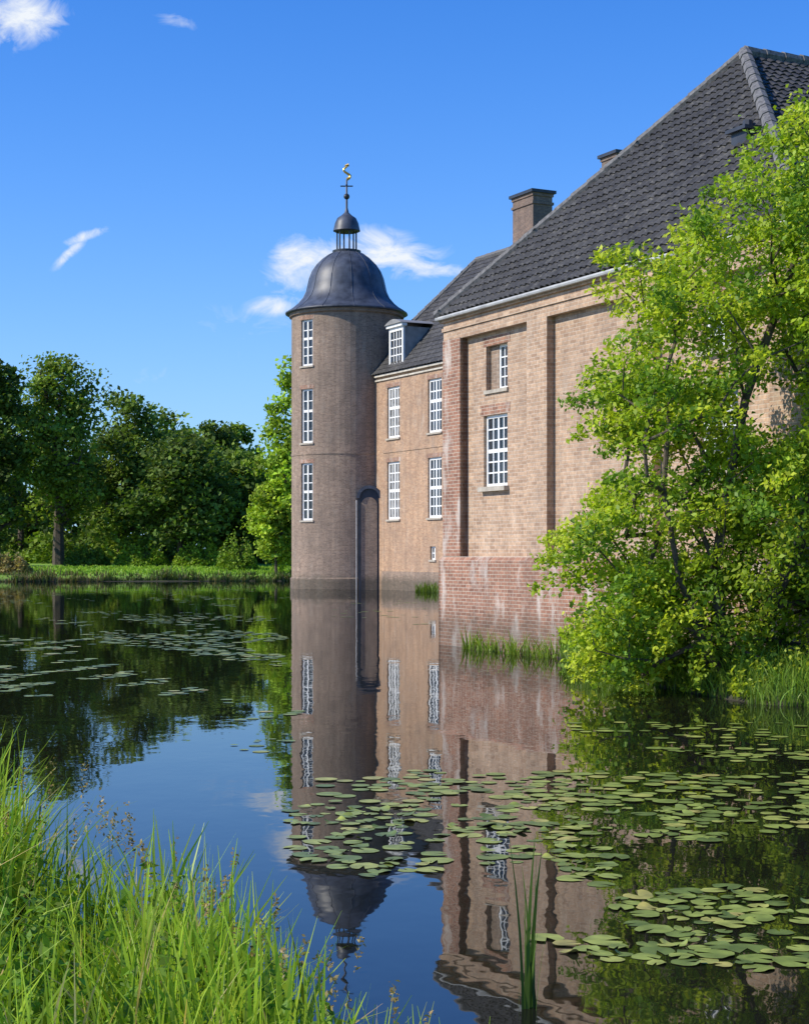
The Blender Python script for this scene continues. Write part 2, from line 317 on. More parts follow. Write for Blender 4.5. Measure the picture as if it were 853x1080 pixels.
def tiles(mb, O, U, Vv, poly, pu, pv, amp=.035, k=4):
    U = U.normalized(); Vv = Vv.normalized(); Nn = U.cross(Vv).normalized()
    if Nn.z < 0: Nn = -Nn
    pts = [O+U*a+Vv*b for a, b in poly]; mb.face(pts)
    def inside(x, y):
        c = False; n = len(poly)
        for i in range(n):
            x1, y1 = poly[i]; x2, y2 = poly[(i+1) % n]
            if (y1 > y) != (y2 > y) and x < (x2-x1)*(y-y1)/(y2-y1)+x1: c = not c
        return c
    us = [p[0] for p in poly]; vs = [p[1] for p in poly]
    for j in range(int(max(vs)/pv)+1):
        for i in range(int(min(us)/pu)-1, int(max(us)/pu)+1):
            if not inside((i+.5)*pu, (j+.45)*pv): continue
            jt = random.uniform(-.005, .005); v0 = j*pv+random.uniform(-.008,.008); v1 = (j+1.08)*pv
            q = []; q2 = []; q3 = []
            for t in range(k+1):
                uu = (i+t/k*1.04)*pu; h = amp*(.5+.5*math.sin(2*math.pi*t/k*.95-.9))
                q.append(O+U*uu+Vv*v0+Nn*(h+.035+jt)); q2.append(O+U*uu+Vv*v1+Nn*(h+.004+jt)); q3.append(O+U*uu+Vv*(v0+.005)+Nn*(h+.01))
            b = len(mb.v); mb.v += [tuple(p) for p in q3+q+q2]; n = k+1
            for t in range(k):
                for r in (0, 1):
                    mb.f.append((b+r*n+t, b+r*n+t+1, b+(r+1)*n+t+1, b+(r+1)*n+t)); mb.uv += [(0,0)]*4
def caps(mb, a, b, r=.13, seg=.4):
    a = Vector(a); b = Vector(b); n = max(1, int((b-a).length/seg)); d = (b-a)/n
    for i in range(n):
        mb.tube(a+d*i+V(0,0,random.uniform(-.008,.008)), a+d*(i+1.06), r*1.08, r*.92, 8)

# ------------------------------------------------------------------ near building
L0 = Vector((.78,33.25,0)); u = Vector((.439,-.899,0)).normalized(); n_ = Vector((.899,.439,0)).normalized(); WD = 10.96; LN = 16.
def bp(a, b, z): p = L0+u*a+n_*b; return Vector((p.x, p.y, z))
nb = thing('brick_building', tuple(bp(WD/2, LN/2, 0)), 'large pale brick building with grey hipped pantile roof behind the bright green tree', 'building')
PF = lambda a, z, d: bp(a, d, z)
PR = lambda a, z, d: bp(WD-d, a, z)
PL = lambda a, z, d: bp(d, a, z)
PB = lambda a, z, d: bp(a, LN-d, z)
mb = MB()
panels = [(.72,3.29),(4.0,6.6),(7.3,10.24)]
PT = 6.05
holes = [(a, b, 1.76, PT) for a, b in panels]
wall(mb, PF, 0, WD, -1, 6.5, holes, 0, .16)
wins = {0: [(1.38,2.3,3.1,4.47),(1.47,2.3,4.95,5.8)], 1: [], 2: [(8.35,9.3,3.1,4.47),(8.42,9.22,4.95,5.78)]}
for i, (a, b) in enumerate(panels): wall(mb, PF, a, b, 1.76, PT, wins[i], .16, .14)
rw = [(x, x+.95, 3.1, 4.47) for x in (2,5.5,9,12.5)]
wall(mb, PR, 0, LN, -1, 6.5, rw, 0, .14)
wall(mb, PL, 0, LN, -1, 6.5, [], 0, .1); wall(mb, PB, 0, WD, -1, 6.5, [], 0, .1)
mb.build('wall', M['wall'], nb)
mb = MB(); mb.box(PF, -.012, .72, 1.77, PT+.02, -.012, .155); mb.build('pilaster', M['red'], nb)['label'] = 'red brick corner pilaster'
mb = MB()
mb.box(PF, -.07, WD+.07, -1, 1.68, -.07, -.003)
mb.face([PF(-.07,1.68,-.07),PF(WD+.07,1.68,-.07),PF(WD+.07,1.76,.0),PF(-.07,1.76,.0)], [(-.07,0),(WD,0),(WD,.07),(-.07,.07)])
mb.box(PR, -.07, LN, -1, 1.68, -.068, -.003); mb.box(PL, -.07, LN, -1, 1.68, -.068, -.003)
mb.build('plinth', M['red'], nb)
for i in (0, 2):
    a, b, c, d = wins[i][0]; window(nb, PF, a, b, c, d, .22, 4, 6, 'glass', True, (.155, M['red']), 3, fw=.06, bw=.028)
    a, b, c, d = wins[i][1]
    if i == 0:
        o = window(nb, PF, a+.34, b, c, d, .27, 3, 4, 'glass', False, None, None, fw=.05, bw=.024, label='narrow small sash beside a panel coloured as reveal shade')
        mb = MB(); mb.box(PF, a+.01, a+.335, c+.01, d-.01, .262, .3); mb.build('reveal_shade_panel', M['tower'], nb)  # panel in darker brick colour stands in for shade in the deep reveal
        mb = MB(); mb.box(PF, a-.04, b+.04, c-.07, c-.002, .12, .29); mb.build('sill', M['stone'], nb)
        mb = MB(); mb.box(PF, a-.1, b+.1, d+.002, d+.17, .155, .2); mb.build('lintel', M['red'], nb)
    else: window(nb, PF, a, b, c, d, .24, 4, 4, 'glass', True, (.155, M['red']), None, fw=.06, bw=.028)
for r in rw: window(nb, PR, *r, .06, 4, 6, 'glass', True, None, 3, fw=.05, bw=.022)
mb = MB()
for P, le in ((PF, WD), (PR, LN), (PB, WD), (PL, LN)):
    e = P in (PF, PB)
    mb.box(P, -.03 if e else 0, le+(.03 if e else 0), 6.24, 6.31, -.03, -.003)
    mb.box(P, -.06 if e else 0, le+(.06 if e else 0), 6.42, 6.5, -.06, -.003)
mb.build('cornice', M['wall'], nb)
ez = 6.53; ov = .12
A1 = bp(-ov+.05,-ov,ez); B1 = bp(WD+ov,-ov,ez); B2 = bp(WD+ov,LN+ov,ez); A2 = bp(-ov+.05,LN+ov,ez); T1 = bp(WD/2,3.22,10.73); T2 = bp(WD/2,LN-3.22,10.73)
def slope(mb, P0, P1, tops, pu, pv, **k):
    U = (P1-P0).normalized(); q = (tops[0]-P0); vv = q-U*q.dot(U); Vv = vv.normalized()
    poly = [(0,0), ((P1-P0).length,0)]+[((t-P0).dot(U), (t-P0).dot(Vv)) for t in tops]
    tiles(mb, P0, U, Vv, poly, pu, pv, **k)
mb = MB()
slope(mb, A1, B1, [T1], .185, .21, amp=.045); slope(mb, B1, B2, [T2, T1], .185, .21, amp=.045); slope(mb, B2, A2, [T2], .185, .21); slope(mb, A2, A1, [T1, T2], .185, .21)
mb.face([A1+V(0,0,-.02),B1+V(0,0,-.02),B2+V(0,0,-.02),A2+V(0,0,-.02)])
rf = mb.build('roof', M['tile'], nb)
mb = MB(); up = V(0,0,.05)
for p, q in ((A1,T1),(B1,T1),(A2,T2),(B2,T2),(T1,T2)): caps(mb, p+up, q+up, .1 if p is A1 else .12)
mb.build('ridge_cap', M['ridge'], rf)
mb = MB()
for p, q in ((A1,B1),(B1,B2),(A2,A1)):
    mb.tube(p+V(0,0,-.03), q+V(0,0,-.03), .042, .042, 8)
mb.build('gutter', M['gutter'], nb)
fn = (B1-A1).cross(T1-A1).normalized()
def ray(px, py, P0, nn):
    d = Vector(((px-CX)/F, 1, (HY-py)/F)); o = Vector((0,0,HC)); return o+d*((P0-o).dot(nn)/d.dot(nn))
vp = ray(778, 158, A1, fn)
VPm = lambda a, z, d: Vector((vp.x, vp.y, 0))+u*a+n_*d+V(0,0,z)
mb = MB(); mb.box(VPm, -.2, .2, vp.z-.1, vp.z+.3, 0.02, .45); mb.box(VPm, -.26, .26, vp.z+.3, vp.z+.36, -.06, .5)
mb.tube(VPm(0,vp.z+.3,.2), VPm(0,vp.z+.5,.2), .1, .08, 8)
mb.build('roof_vent', M['leaddark'], rf)

# ------------------------------------------------------------------ castle wing
A = Vector((-1.12,85.2,0)); dv = Vector((.459,-.889,0)).normalized(); nv = Vector((.889,.459,0)).normalized()
def WP(s, z, d): p = A+dv*s+nv*d; return Vector((p.x, p.y, z))
cw = thing('castle_wing', tuple(WP(8,0,5)), 'castle wing with tall white sash windows joining the round tower, dormer in its roof', 'building')
S0, S1, DP = -3.7, 20., 10.
cx_w = [1.22, 5.62, 10.0, 14.4, 18.4]
hl = []
for c in cx_w:
    hl += [(c-.7,c+.7,3.58,6.5),(c-.7,c+.7,7.7,10.3)]
cel = [(5.15,5.7,1.55,2.2),(9.7,10.3,1.55,2.2)]
mb = MB(); wall(mb, WP, S0, S1, -1, 11.0, hl+cel, 0, .18)
WE = lambda a, z, d: WP(S1-d, z, a); WB = lambda a, z, d: WP(a, z, DP-d); WS = lambda a, z, d: WP(S0+d, z, a)
wall(mb, WE, 0, DP, -1, 11, [], 0, .1); wall(mb, WB, S0, S1, -1, 11, [], 0, .1); wall(mb, WS, 0, DP, -1, 11, [], 0, .1)
mb.build('wall', M['wing'], cw)
mb = MB(); mb.box(WP, .1, S1, 6.98, 7.1, -.03, -.003); mb.build('string_course', M['wing'], cw)
mb = MB(); mb.box(WP, .0, S1+.06, -1, .95, -.06, -.003); mb.build('plinth', M['tower'], cw)['label'] = 'grey stained brick plinth'
for i, h in enumerate(hl): window(cw, WP, *h, .09, 4, 6 if i % 2 == 0 else 5, 'glasspale' if i in (0,1) else 'glass', True, (-.012, M['red']), 3, fw=.12, bw=.06)
for h in cel: window(cw, WP, *h, .1, 2, 2, 'glass', True, None, None, fw=.07, bw=.05)
mb = MB(); mb.box(WP, -.75, S1+.1, 10.7, 10.78, -.08, -.003); mb.box(WP, -.6, S1+.2, 10.9, 11.0, -.18, -.003); mb.build('cornice', M['cream'], cw)
ez2 = 11.02; o2 = .24; RZ = 17.1
a1 = WP(S0-o2+1.2,ez2,-o2); b1 = WP(S1+o2,ez2,-o2); b2 = WP(S1+o2,ez2,DP+o2); a2 = WP(S0-o2+1.2,ez2,DP+o2); t1 = WP(1.02,RZ,5); t2 = WP(15.3,RZ,5)
mb = MB()
slope(mb, a1, b1, [t2, t1], .3, .34, k=3, amp=.05); slope(mb, b1, b2, [t2], .3, .36, k=3, amp=.05); slope(mb, b2, a2, [t1, t2], .3, .36, k=3, amp=.05); slope(mb, a2, a1, [t1], .3, .36, k=3, amp=.05)
wr = mb.build('roof', M['tile'], cw)
mb = MB()
for p, q in ((a1,t1),(a2,t1),(b1,t2),(b2,t2),(t1,t2)): caps(mb, p+up, q+up, .16, .5)
mb.build('ridge_cap', M['ridge'], wr)
def chimney(s, d, top, hw):
    mb = MB(); P = lambda a, z, dd: WP(s+a, z, d+dd)
    dd = min(.55, hw)
    mb.box(P, -hw, hw, 15.2, top-.35, -dd, dd); mb.box(P, -hw-.06, hw+.06, top-.75, top-.62, -dd-.06, dd+.06)
    mb.box(P, -hw-.05, hw+.05, top-.35, top-.2, -dd-.05, dd+.05)
    mb.build('chimney', M['chim'], wr)
    mb = MB(); mb.box(P, -hw-.14, hw+.14, top-.198, top-.05, -dd-.15, dd+.15)
    mb.box(P, -hw*.7, hw*.7, top-.048, top+.04, -dd*.7, dd*.7)
    mb.build('chimney_cap', M['leaddark'], wr)
chimney(6.45, 5.0, 19.6, .95); chimney(13.9, 5.0, 19.95, .6)
ds0, ds1 = .5, 2.05
dm = MB()
dm.box(WP, ds0, ds0+.16, 11.3, 13.3, .12, .22); dm.box(WP, ds1-.16, ds1, 11.3, 13.3, .12, .22)
dm.box(WP, ds0+.16, ds1-.16, 11.3, 11.5, .12, .22); dm.box(WP, ds0+.16, ds1-.16, 13.1, 13.3, .12, .22)
dm.box(WP, ds0-.1, ds1+.1, 13.3, 13.45, .0, .3)
do = dm.build('dormer', M['white'], cw)
mb = MB()
mb.box(WP, ds0+.03, ds0+.09, 11.2, 13.29, .225, 2.4); mb.box(WP, ds1-.09, ds1-.03, 11.2, 13.29, .225, 2.4); mb.build('dormer_cheek', M['leadpale'], do)
mb = MB(); seg = 8
for k in range(seg):
    x0 = ds0-.15+(ds1-ds0+.3)*k/seg; x1 = ds0-.15+(ds1-ds0+.3)*(k+1)/seg
    zz = lambda t: 13.46+.24*math.sin(math.pi*t/seg)
    mb.face([WP(x0,zz(k),-.08),WP(x1,zz(k+1),-.08),WP(x1,zz(k+1),2.6),WP(x0,zz(k),2.6)])
    mb.face([WP(x0,13.45,-.08),WP(x1,13.45,-.08),WP(x1,zz(k+1),-.08),WP(x0,zz(k),-.08)])
mb.build('dormer_roof', M['leadpale'], do)
mb = MB()
a_, b_, c_, d_ = ds0+.16, ds1-.16, 11.5, 13.1
for i in range(1,4):
    c = a_+(b_-a_)*i/4; w2 = .04 if i == 2 else .025; mb.box(WP, c-w2, c+w2, c_, d_, .15, .19)
for j in range(1,4):
    c = c_+(d_-c_)*j/4; mb.box(WP, a_, b_, c-.025, c+.025, .155, .185)
mb.build('glazing_bars', M['white'], do)
mb = MB(); mb.box(WP, a_, b_, c_, d_, .19, .2); mb.build('pane', M['glass'], do)

# ------------------------------------------------------------------ round tower
TC = Vector((-3.07,88.4,0)); TR = 2.92
def TP(s, z, d):
    t = s/TR; return Vector((TC.x+(TR-d)*math.sin(t), TC.y-(TR-d)*math.cos(t), z))
tw = thing('round_tower', tuple(TC), 'tall round brick tower with dark bell shaped dome and open lantern standing in the water', 'tower')
circ = 2*math.pi*TR
def tz(y): return (HY-y)/(F/88.4)+HC
th = -2.22; thl = []
for c in (th, th-4.6, th+9.):
    thl += [(c-.44,c+.44,3.58,6.55),(c-.44,c+.44,7.6,10.4),(c-.44,c+.44,11.6,14.0)]
mb = MB(); wall(mb, TP, -circ/2, circ/2, -1, 14.55, thl, 0, .2, step=circ/64)
mb.build('wall', M['tower'], tw)
for i, h in enumerate(thl): window(tw, TP, *h, .1, 2, 6 if i % 3 == 0 else 5, 'glass', True, (-.012, M['red']), 3, fw=.1, bw=.05, n=3)
for nm, z0, z1, r in (('string_course',7.0,7.12,.03),('cornice',14.36,14.58,.12)):
    mb = MB(); mb.lathe(TC, [(TR+.001,z0-.05),(TR+r,z0),(TR+r,z1),(TR-.05,z1)], 64); mb.build(nm, M['tower'], tw)
mb = MB(); mb.lathe(TC, [(TR+.07,-1),(TR+.07,.55),(TR,.62)], 64); mb.build('plinth', M['tower'], tw)
pr = [(2.95,tz(333)),(3.25,tz(332)),(3.22,tz(330.5)),(2.88,tz(326.5)),(2.55,tz(321)),(2.3,tz(315)),(2.14,tz(308)),(2.06,tz(301)),(1.98,tz(294)),(1.84,tz(287)),(1.6,tz(280)),(1.3,tz(274)),(.96,tz(269)),(.66,tz(266)),(.0,tz(265))]
mb = MB(); mb.lathe(TC, pr, 48); dome = mb.build('roof', M['lead'], tw, smooth=True, weld=True)
for k in range(12):
    mb = MB()
    t = 2*math.pi*(k+.3)/12
    for (r0, z0), (r1, z1) in zip(pr[1:-2], pr[2:-1]):
        q = lambda r, z: (TC.x+(r+.002)*math.sin(t), TC.y-(r+.002)*math.cos(t), z+.0)
        mb.tube(q(r0,z0), q(r1,z1), .02, .02, 5, False)
    mb.build('roof_rib', M['lead'], dome)
mb = MB(); mb.lathe(TC, [(0,tz(267)),(.74,tz(267)),(.76,tz(264.5)),(.66,tz(264)),(0,tz(264))], 24)
for k in range(6):
    t = 2*math.pi*(k+.3)/6; p = (TC.x+.52*math.sin(t), TC.y-.52*math.cos(t))
    mb.tube((*p,tz(265)), (*p,tz(243.5)), .045, .04, 8)
mb.lathe(TC, [(0,tz(244.5)),(.62,tz(244.5)),(.66,tz(243)),(.0,tz(243))], 24)
lan = mb.build('lantern', M['leaddark'], tw)
mb = MB(); mb.lathe(TC, [(.72,tz(243.5)),(.68,tz(240)),(.62,tz(235)),(.5,tz(230)),(.28,tz(227)),(.12,tz(224)),(.06,tz(219)),(.045,tz(190)),(.0,tz(189))], 20); mb.build('lantern_roof', M['lead'], lan, smooth=True, weld=True)
mb = MB(); zc = tz(207); mb.lathe(TC, [(.16*math.sin(math.pi*k/8), zc-.16*math.cos(math.pi*k/8)) for k in range(9)], 14)
mb.tube((TC.x-.33,TC.y,tz(196)), (TC.x+.33,TC.y,tz(196)), .035, .035, 6); mb.tube((TC.x,TC.y-.33,tz(196)), (TC.x,TC.y+.33,tz(196)), .035, .035, 6)
mb.build('finial', M['iron'], tw)
mb = MB(); zb = tz(189); pts = []
for k in range(15):
    t = k/14; pts.append(Vector((TC.x+.2*math.sin(t*7.2)*(1-.3*t), TC.y, zb+t*.78)))
for i, (p, q) in enumerate(zip(pts[:-1], pts[1:])): mb.tube(p, q, .085-.003*i, .085-.003*(i+1), 6)
mb.tube(pts[-1], pts[-1]+V(-.22,0,-.05), .09, .03, 6)
mb.build('weather_vane', M['gold'], tw)
# arched recess with a thin dark lead surround in the angle between tower and wing
G0 = Vector((-2.38, 85.38, 0)); gu = Vector((.93,.05,0)).normalized(); gn = Vector((-gu.y, gu.x, 0))
GP = lambda a, z, d: G0+gu*a+gn*d+V(0,0,z)
def arch(mb, a0, a1, zs, d0, d1, z0=-1, n=14):
    cxx = (a0+a1)/2; r = (a1-a0)/2
    out_ = [(a0,z0)]+[(cxx-r*math.cos(math.pi*k/n), zs+r*math.sin(math.pi*k/n)) for k in range(n+1)]+[(a1,z0)]
    mb.face([GP(a,z,d0) for a, z in out_], out_)
    for (p, q), (p2, q2) in zip(out_[:-1], out_[1:]): mb.face([GP(p,q,d0),GP(p2,q2,d0),GP(p2,q2,d1),GP(p,q,d1)], [(0,q),(0,q2),(.6,q2),(.6,q)])
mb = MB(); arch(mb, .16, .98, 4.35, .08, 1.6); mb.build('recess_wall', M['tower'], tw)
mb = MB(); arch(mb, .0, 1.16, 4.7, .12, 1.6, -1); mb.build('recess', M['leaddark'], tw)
mb = MB(); n = 14
for k in range(n):
    t0 = math.pi*k/n; t1 = math.pi*(k+1)/n
    q = lambda r, t, d: GP(.58-r*math.cos(t), 4.7+r*math.sin(t), d)
    mb.face([q(.66,t0,0),q(.66,t1,0),q(.5,t1,0),q(.5,t0,0)]); mb.face([q(.66,t0,0),q(.66,t1,0),q(.66,t1,.6),q(.66,t0,.6)])
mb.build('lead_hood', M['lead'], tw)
mb = MB(); mb.tube(GP(-.08,-.5,.02), GP(-.08,4.6,.02), .03,.03,6); mb.build('drain_pipe', M['gutter'], tw)

# ------------------------------------------------------------------ foliage helpers
def mesh_np(name, v, f4, col, mat, parent=None, org=(0,0,0)):
    v = np.asarray(v, np.float32)-np.array(org, np.float32)
    me = bpy.data.meshes.new(name); nf = len(f4); k = f4.shape[1]
    me.vertices.add(len(v)); me.vertices.foreach_set('co', v.ravel())
    me.loops.add(nf*k); me.loops.foreach_set('vertex_index', f4.astype(np.int32).ravel())
    me.polygons.add(nf); me.polygons.foreach_set('loop_start', np.arange(0, nf*k, k, dtype=np.int32)); me.polygons.foreach_set('loop_total', np.full(nf, k, np.int32))
    me.update(calc_edges=True)
    at = me.attributes.new('Col', 'FLOAT_COLOR', 'POINT'); c4 = np.ones((len(v),4), np.float32); c4[:,:3] = col; at.data.foreach_set('color', c4.ravel())
    me.materials.append(mat); o = bpy.data.objects.new(name, me); C.objects.link(o)
    if parent: o.parent = parent
    return o
SV = np.array(sv)
def leaves(name, P, size, col, mat, parent=None, org=(0,0,0), upb=.6, asp=.55, sunb=0.):
    n = len(P); t = rng.normal(size=(n,3)); t[:,2] -= .25; t /= np.linalg.norm(t, axis=1)[:,None]
    nn = rng.normal(size=(n,3)); nn[:,2] += upb; nn += SV*sunb
    nn /= np.linalg.norm(nn, axis=1)[:,None]; b = np.cross(nn, t); b /= np.linalg.norm(b, axis=1)[:,None]+1e-9; t = np.cross(b, nn)
    s = np.asarray(size)[:,None]*np.ones((n,1)); l = s*.5; ww = s*asp*.5
    v = np.stack([P-t*l, P+b*ww+nn*s*.12, P+t*l, P-b*ww+nn*s*.12], 1).reshape(-1,3)
    return mesh_np(name, v, np.arange(4*n).reshape(-1,4), np.repeat(col, 4, 0), mat, parent, org)
def blades(name, root, h, wd, lean, col, mat, parent=None, org=(0,0,0), droop=1.):
    n = len(root); a = rng.uniform(0, 2*np.pi, n); ld = np.stack([np.cos(a), np.sin(a), np.zeros(n)], 1)
    f = rng.uniform(0, 2*np.pi, n); sd_ = np.stack([np.cos(f), np.sin(f)*.5, np.zeros(n)], 1)
    K = 5; vs = []
    for k in range(K):
        t = k/(K-1); c = root+ld*(lean*h*(t**2))[:,None]+np.array([0,0,1])*(h*(t-.35*lean*droop*t**3))[:,None]
        wk = wd*(1-t**1.6)*.5+.0006
        vs += [c-sd_*wk[:,None], c+sd_*wk[:,None]]
    v = np.stack(vs, 1).reshape(-1,3); b = np.arange(n)[:,None]*2*K
    fs = np.concatenate([b+np.array([[2*k,2*k+1,2*k+3,2*k+2]]) for k in range(K-1)], 0)
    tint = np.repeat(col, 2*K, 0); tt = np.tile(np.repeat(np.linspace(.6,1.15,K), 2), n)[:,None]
    return mesh_np(name, v, fs, tint*tt, mat, parent, org)
def vary(base, n, amt=.25, yel=.15):
    c = np.array(base)[None,:]*(1+rng.normal(0, amt, (n,1))); c = np.clip(c, .004, .8); y = np.abs(rng.normal(0, yel, n)); c[:,0] *= 1+y*1.3; c[:,1] *= 1+y*.3; return c
def skeleton(base, stems, pts, r0=.012, name='trunk', parent=None, bias=.35):
    nodes = [Vector(base)]; par = [-1]; plen = [0]
    for st in stems:
        p = 0
        for q in st:
            q = Vector(q); nodes.append(q); par.append(p); plen.append(plen[p]+(q-nodes[p]).length); p = len(nodes)-1
    for q in sorted([Vector(p) for p in pts], key=lambda p: (p-nodes[0]).length):
        bi = min(range(1, len(nodes)), key=lambda i: (nodes[i]-q).length+bias*plen[i]*.3+(2 if nodes[i].z > q.z+.3 else 0))
        d = q-nodes[bi]; k = max(1, min(4, int(d.length/.5))); p = bi; st0 = nodes[bi].copy()
        for j in range(1, k+1):
            w_ = st0+d*(j/k)+V(random.uniform(-1,1), random.uniform(-1,1), random.uniform(-.3,1))*d.length*.06*(j < k)
            nodes.append(w_); par.append(p); plen.append(plen[p]+d.length/k); p = len(nodes)-1
    cnt = [1]*len(nodes)
    for i in range(len(nodes)-1, 0, -1): cnt[par[i]] += cnt[i]
    mb = MB()
    for i in range(1, len(nodes)):
        ra = r0*cnt[par[i]]**.5 if par[i] else r0*cnt[i]**.5*1.25; rb = r0*cnt[i]**.5
        mb.tube(nodes[par[i]], nodes[i], min(ra, rb*1.5), rb, 7, False)
    return mb.build(name, M['bark'], parent)
def inpoly(x, y, poly):
    c = np.zeros(len(x), bool); n = len(poly)
    for i in range(n):
        x1, y1 = poly[i]; x2, y2 = poly[(i+1) % n]
        if y1 == y2: continue
        c ^= ((y1 > y) != (y2 > y)) & (x < (x2-x1)*(y-y1)/(y2-y1)+x1)
    return c

# ------------------------------------------------------------------ bright tree at the building
Dt = 21.6
pp = [(985,45),(858,96),(832,106),(815,150),(780,162),(755,200),(728,214),(712,245),(700,228),(655,248),(630,268),(652,300),(672,314),(636,330),(620,345),(645,374),(610,400),(604,435),(644,455),(656,480),(632,498),(642,520),(604,546),(590,575),(580,606),(602,635),(606,690),(640,716),(690,726),(760,716),(853,705),(985,705)]
poly = [((x-CX)/F*Dt, HC+(HY-y)/F*Dt) for x, y in pp]
NC = 780; cl = []; tries = 0
while len(cl) < NC and tries < 90000:
    tries += 1
    x = rng.uniform(1.8, 7.0); z = rng.uniform(.15, 8.6)
    if not inpoly(np.array([x]), np.array([z]), poly)[0]: continue
    if not all(inpoly(np.array([x+dx]), np.array([z+dz]), poly)[0] for dx, dz in ((-.1,0),(0,.12))): continue
    if z > 2.8 and x < 5.2 and math.sin(x*3.3+z*1.1)*math.sin(z*2.9-x*1.2) < -.42: continue
    rr = math.hypot(x-4.6, (z-3.6)*.55); t = max(.3, 1.8*(1-(rr/3.6)**2)) if rr < 3.4 else .35
    y = Dt+rng.uniform(-t, t)+.25
    p = Vector((x, y, z)); q = p-L0; q.z = 0
    if q.dot(-n_) < .35 and (p-bp(WD,0,0)).dot(u) < .35 and z < 6.9: continue
    if any((p-c).length < .15 for c in cl): continue
    cl.append(p)
tb = Vector((4.15, 21.5, .15))
tr = thing('leafy_tree', tuple(tb), 'bright yellow green leafy tree leaning over the water in front of the pale brick building', 'tree')
stems = [[(4.1,21.5,.8),(4.0,21.5,1.6),(4.15,21.4,2.6),(4.4,21.5,3.8),(4.9,21.5,5.2),(5.3,21.5,6.4)], [(3.85,21.35,.7),(3.5,21.2,1.5),(3.3,21.2,2.6),(3.4,21.3,3.9)], [(4.6,21.4,.9),(5.1,21.3,2.0),(5.4,21.4,3.4)]]
skeleton(tb, stems, cl, .005, 'trunk', tr)
pos = []; col = []; sz = []
for c in cl:
    k = int(rng.uniform(105, 180))
    out_d = np.array([(c.x-4.6), (c.y-21.6)*.6, (c.z-3.)*.5]); out_d /= np.linalg.norm(out_d)+1e-6
    ax = rng.normal(size=3)*.5+out_d*1.0; ax[2] = ax[2]*.5-.25; ax /= np.linalg.norm(ax)
    t = rng.uniform(-.38,.38,(k,1)); tk = .115*(1-.5*np.clip(t/.38,0,1))
    q = rng.normal(0, 1, (k,3))*tk+ax[None,:]*t; q[:,2] = q[:,2]*.8-.25*np.clip(t[:,0],0,1)**2
    P = q+np.array(c)[None,:]
    r_ = rng.random()
    base = np.array((.17,.3,.028)) if r_ < .32 else (np.array((.33,.46,.03)) if r_ < .75 else np.array((.47,.57,.045)))
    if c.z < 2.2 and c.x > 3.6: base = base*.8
    pos.append(P); col.append(vary(base, k, .18, .07)); sz.append(rng.uniform(.055,.108,k))
pos = np.concatenate(pos); col = np.concatenate(col); sz = np.concatenate(sz)
k_ = pos[:,2] > .05; pos = pos[k_]; col = col[k_]; sz = sz[k_]
qq = pos-np.array(L0); d1 = qq@np.array(-n_); d2 = (pos-np.array(bp(WD,0,0)))@np.array(u); ok = (d1 > .1) | (d2 > .1) | (pos[:,2] > 6.9)
leaves('crown', pos[ok], sz[ok], col[ok], M['leaf'], tr, tb, .5, .6, .7)

# ------------------------------------------------------------------ far trees
def at(px, y): return (px-CX)/F*y
def far_tree(label, px, y, topy, wpx, cbot, base, n=5500, group='trees on the far bank', lump=1., ls=.42, nc=60, name='tree'):
    x = at(px, y); H = (HY-topy)/F*y+HC; W = wpx/F*y/2; g = float(ground(x, y)); zb = g+cbot*.5
    root = thing(name, (x, y, g), label, 'tree', group)
    cc = (zb+H)/2; hz = (H-zb)/2
    cs = []
    while len(cs) < nc:
        d = rng.normal(size=3); d /= np.linalg.norm(d); r = rng.uniform(.15, 1)**.45
        z = d[2]*r; w2 = 1-.2*max(0,z)+.12*max(0,-z)
        r2 = .92*(1+.12*rng.normal())
        cs.append(Vector((x+d[0]*r*W*r2*w2, y+d[1]*r*W*r2*w2, cc+z*hz*.9)))
    skeleton((x,y,g), [[(x,y,g+(cc-g)*.3),(x+.1,y,g+(cc-g)*.6),(x,y,cc),(x+.1,y,cc+hz*.4)]], cs, .022*H/15, 'trunk', root, bias=.2)
    per = n//nc; P = []; Cc = []
    for c in cs:
        s = min(W*.36, 2.3)*lump*rng.uniform(.6,1.3); q = rng.normal(size=(per,3)); q /= np.linalg.norm(q,axis=1)[:,None]; q *= (rng.uniform(.05,1,(per,1))**.6)*s*1.25; q[:,2] *= .7
        P.append(q+np.array(c)); Cc.append(vary(np.array(base)*rng.uniform(.6,1.5), per, .2, .12))
    P = np.concatenate(P); Cc = np.concatenate(Cc); ok = P[:,2] > g+.2
    leaves('crown', P[ok], rng.uniform(.6,1.3,ok.sum())*ls, Cc[ok], M['leaffar'], root, (x,y,g), .7, .75, .5)
D1 = (.09,.155,.024); D2 = (.16,.25,.03); D3 = (.16,.25,.03); D4 = (.12,.2,.028); BR = (.24,.39,.03)
far_tree('dark tree cut by the left edge of the picture, tallest at the bank', -4, 126, 350, 64, .6, D1, 8500, nc=100)
far_tree('tall broad green tree with forked top, second from the left edge', 62, 130, 350, 94, 3.6, D2, 12500, nc=125, ls=.36)
far_tree('dark green tree between the tall forked tree and the round dark tree', 128, 138, 405, 100, 1.8, D4, 9500, nc=95)
far_tree('low round dark tree standing forward on the lawn, middle of the far bank', 190, 128, 456, 112, 2.2, D1, 10500, nc=100)
far_tree('tree with uneven crown rising behind the round dark tree', 180, 148, 413, 96, 3, D2, 7000)
far_tree('airy green tree behind, its top just left of the gap before the tower', 244, 152, 420, 62, 2, D2, 6000, lump=.9)
far_tree('slim dark tree beside the gap left of the bright tree', 222, 140, 430, 76, 1.5, D4, 6500)
far_tree('sunlit bright green tree partly hidden behind the round tower', 312, 116.5, 372, 82, .6, BR, 11000, nc=110, ls=.36)
far_tree('low bright green tree at the water edge just left of the tower', 291, 115.6, 492, 56, .1, (.28,.42,.035), 6500, ls=.3)
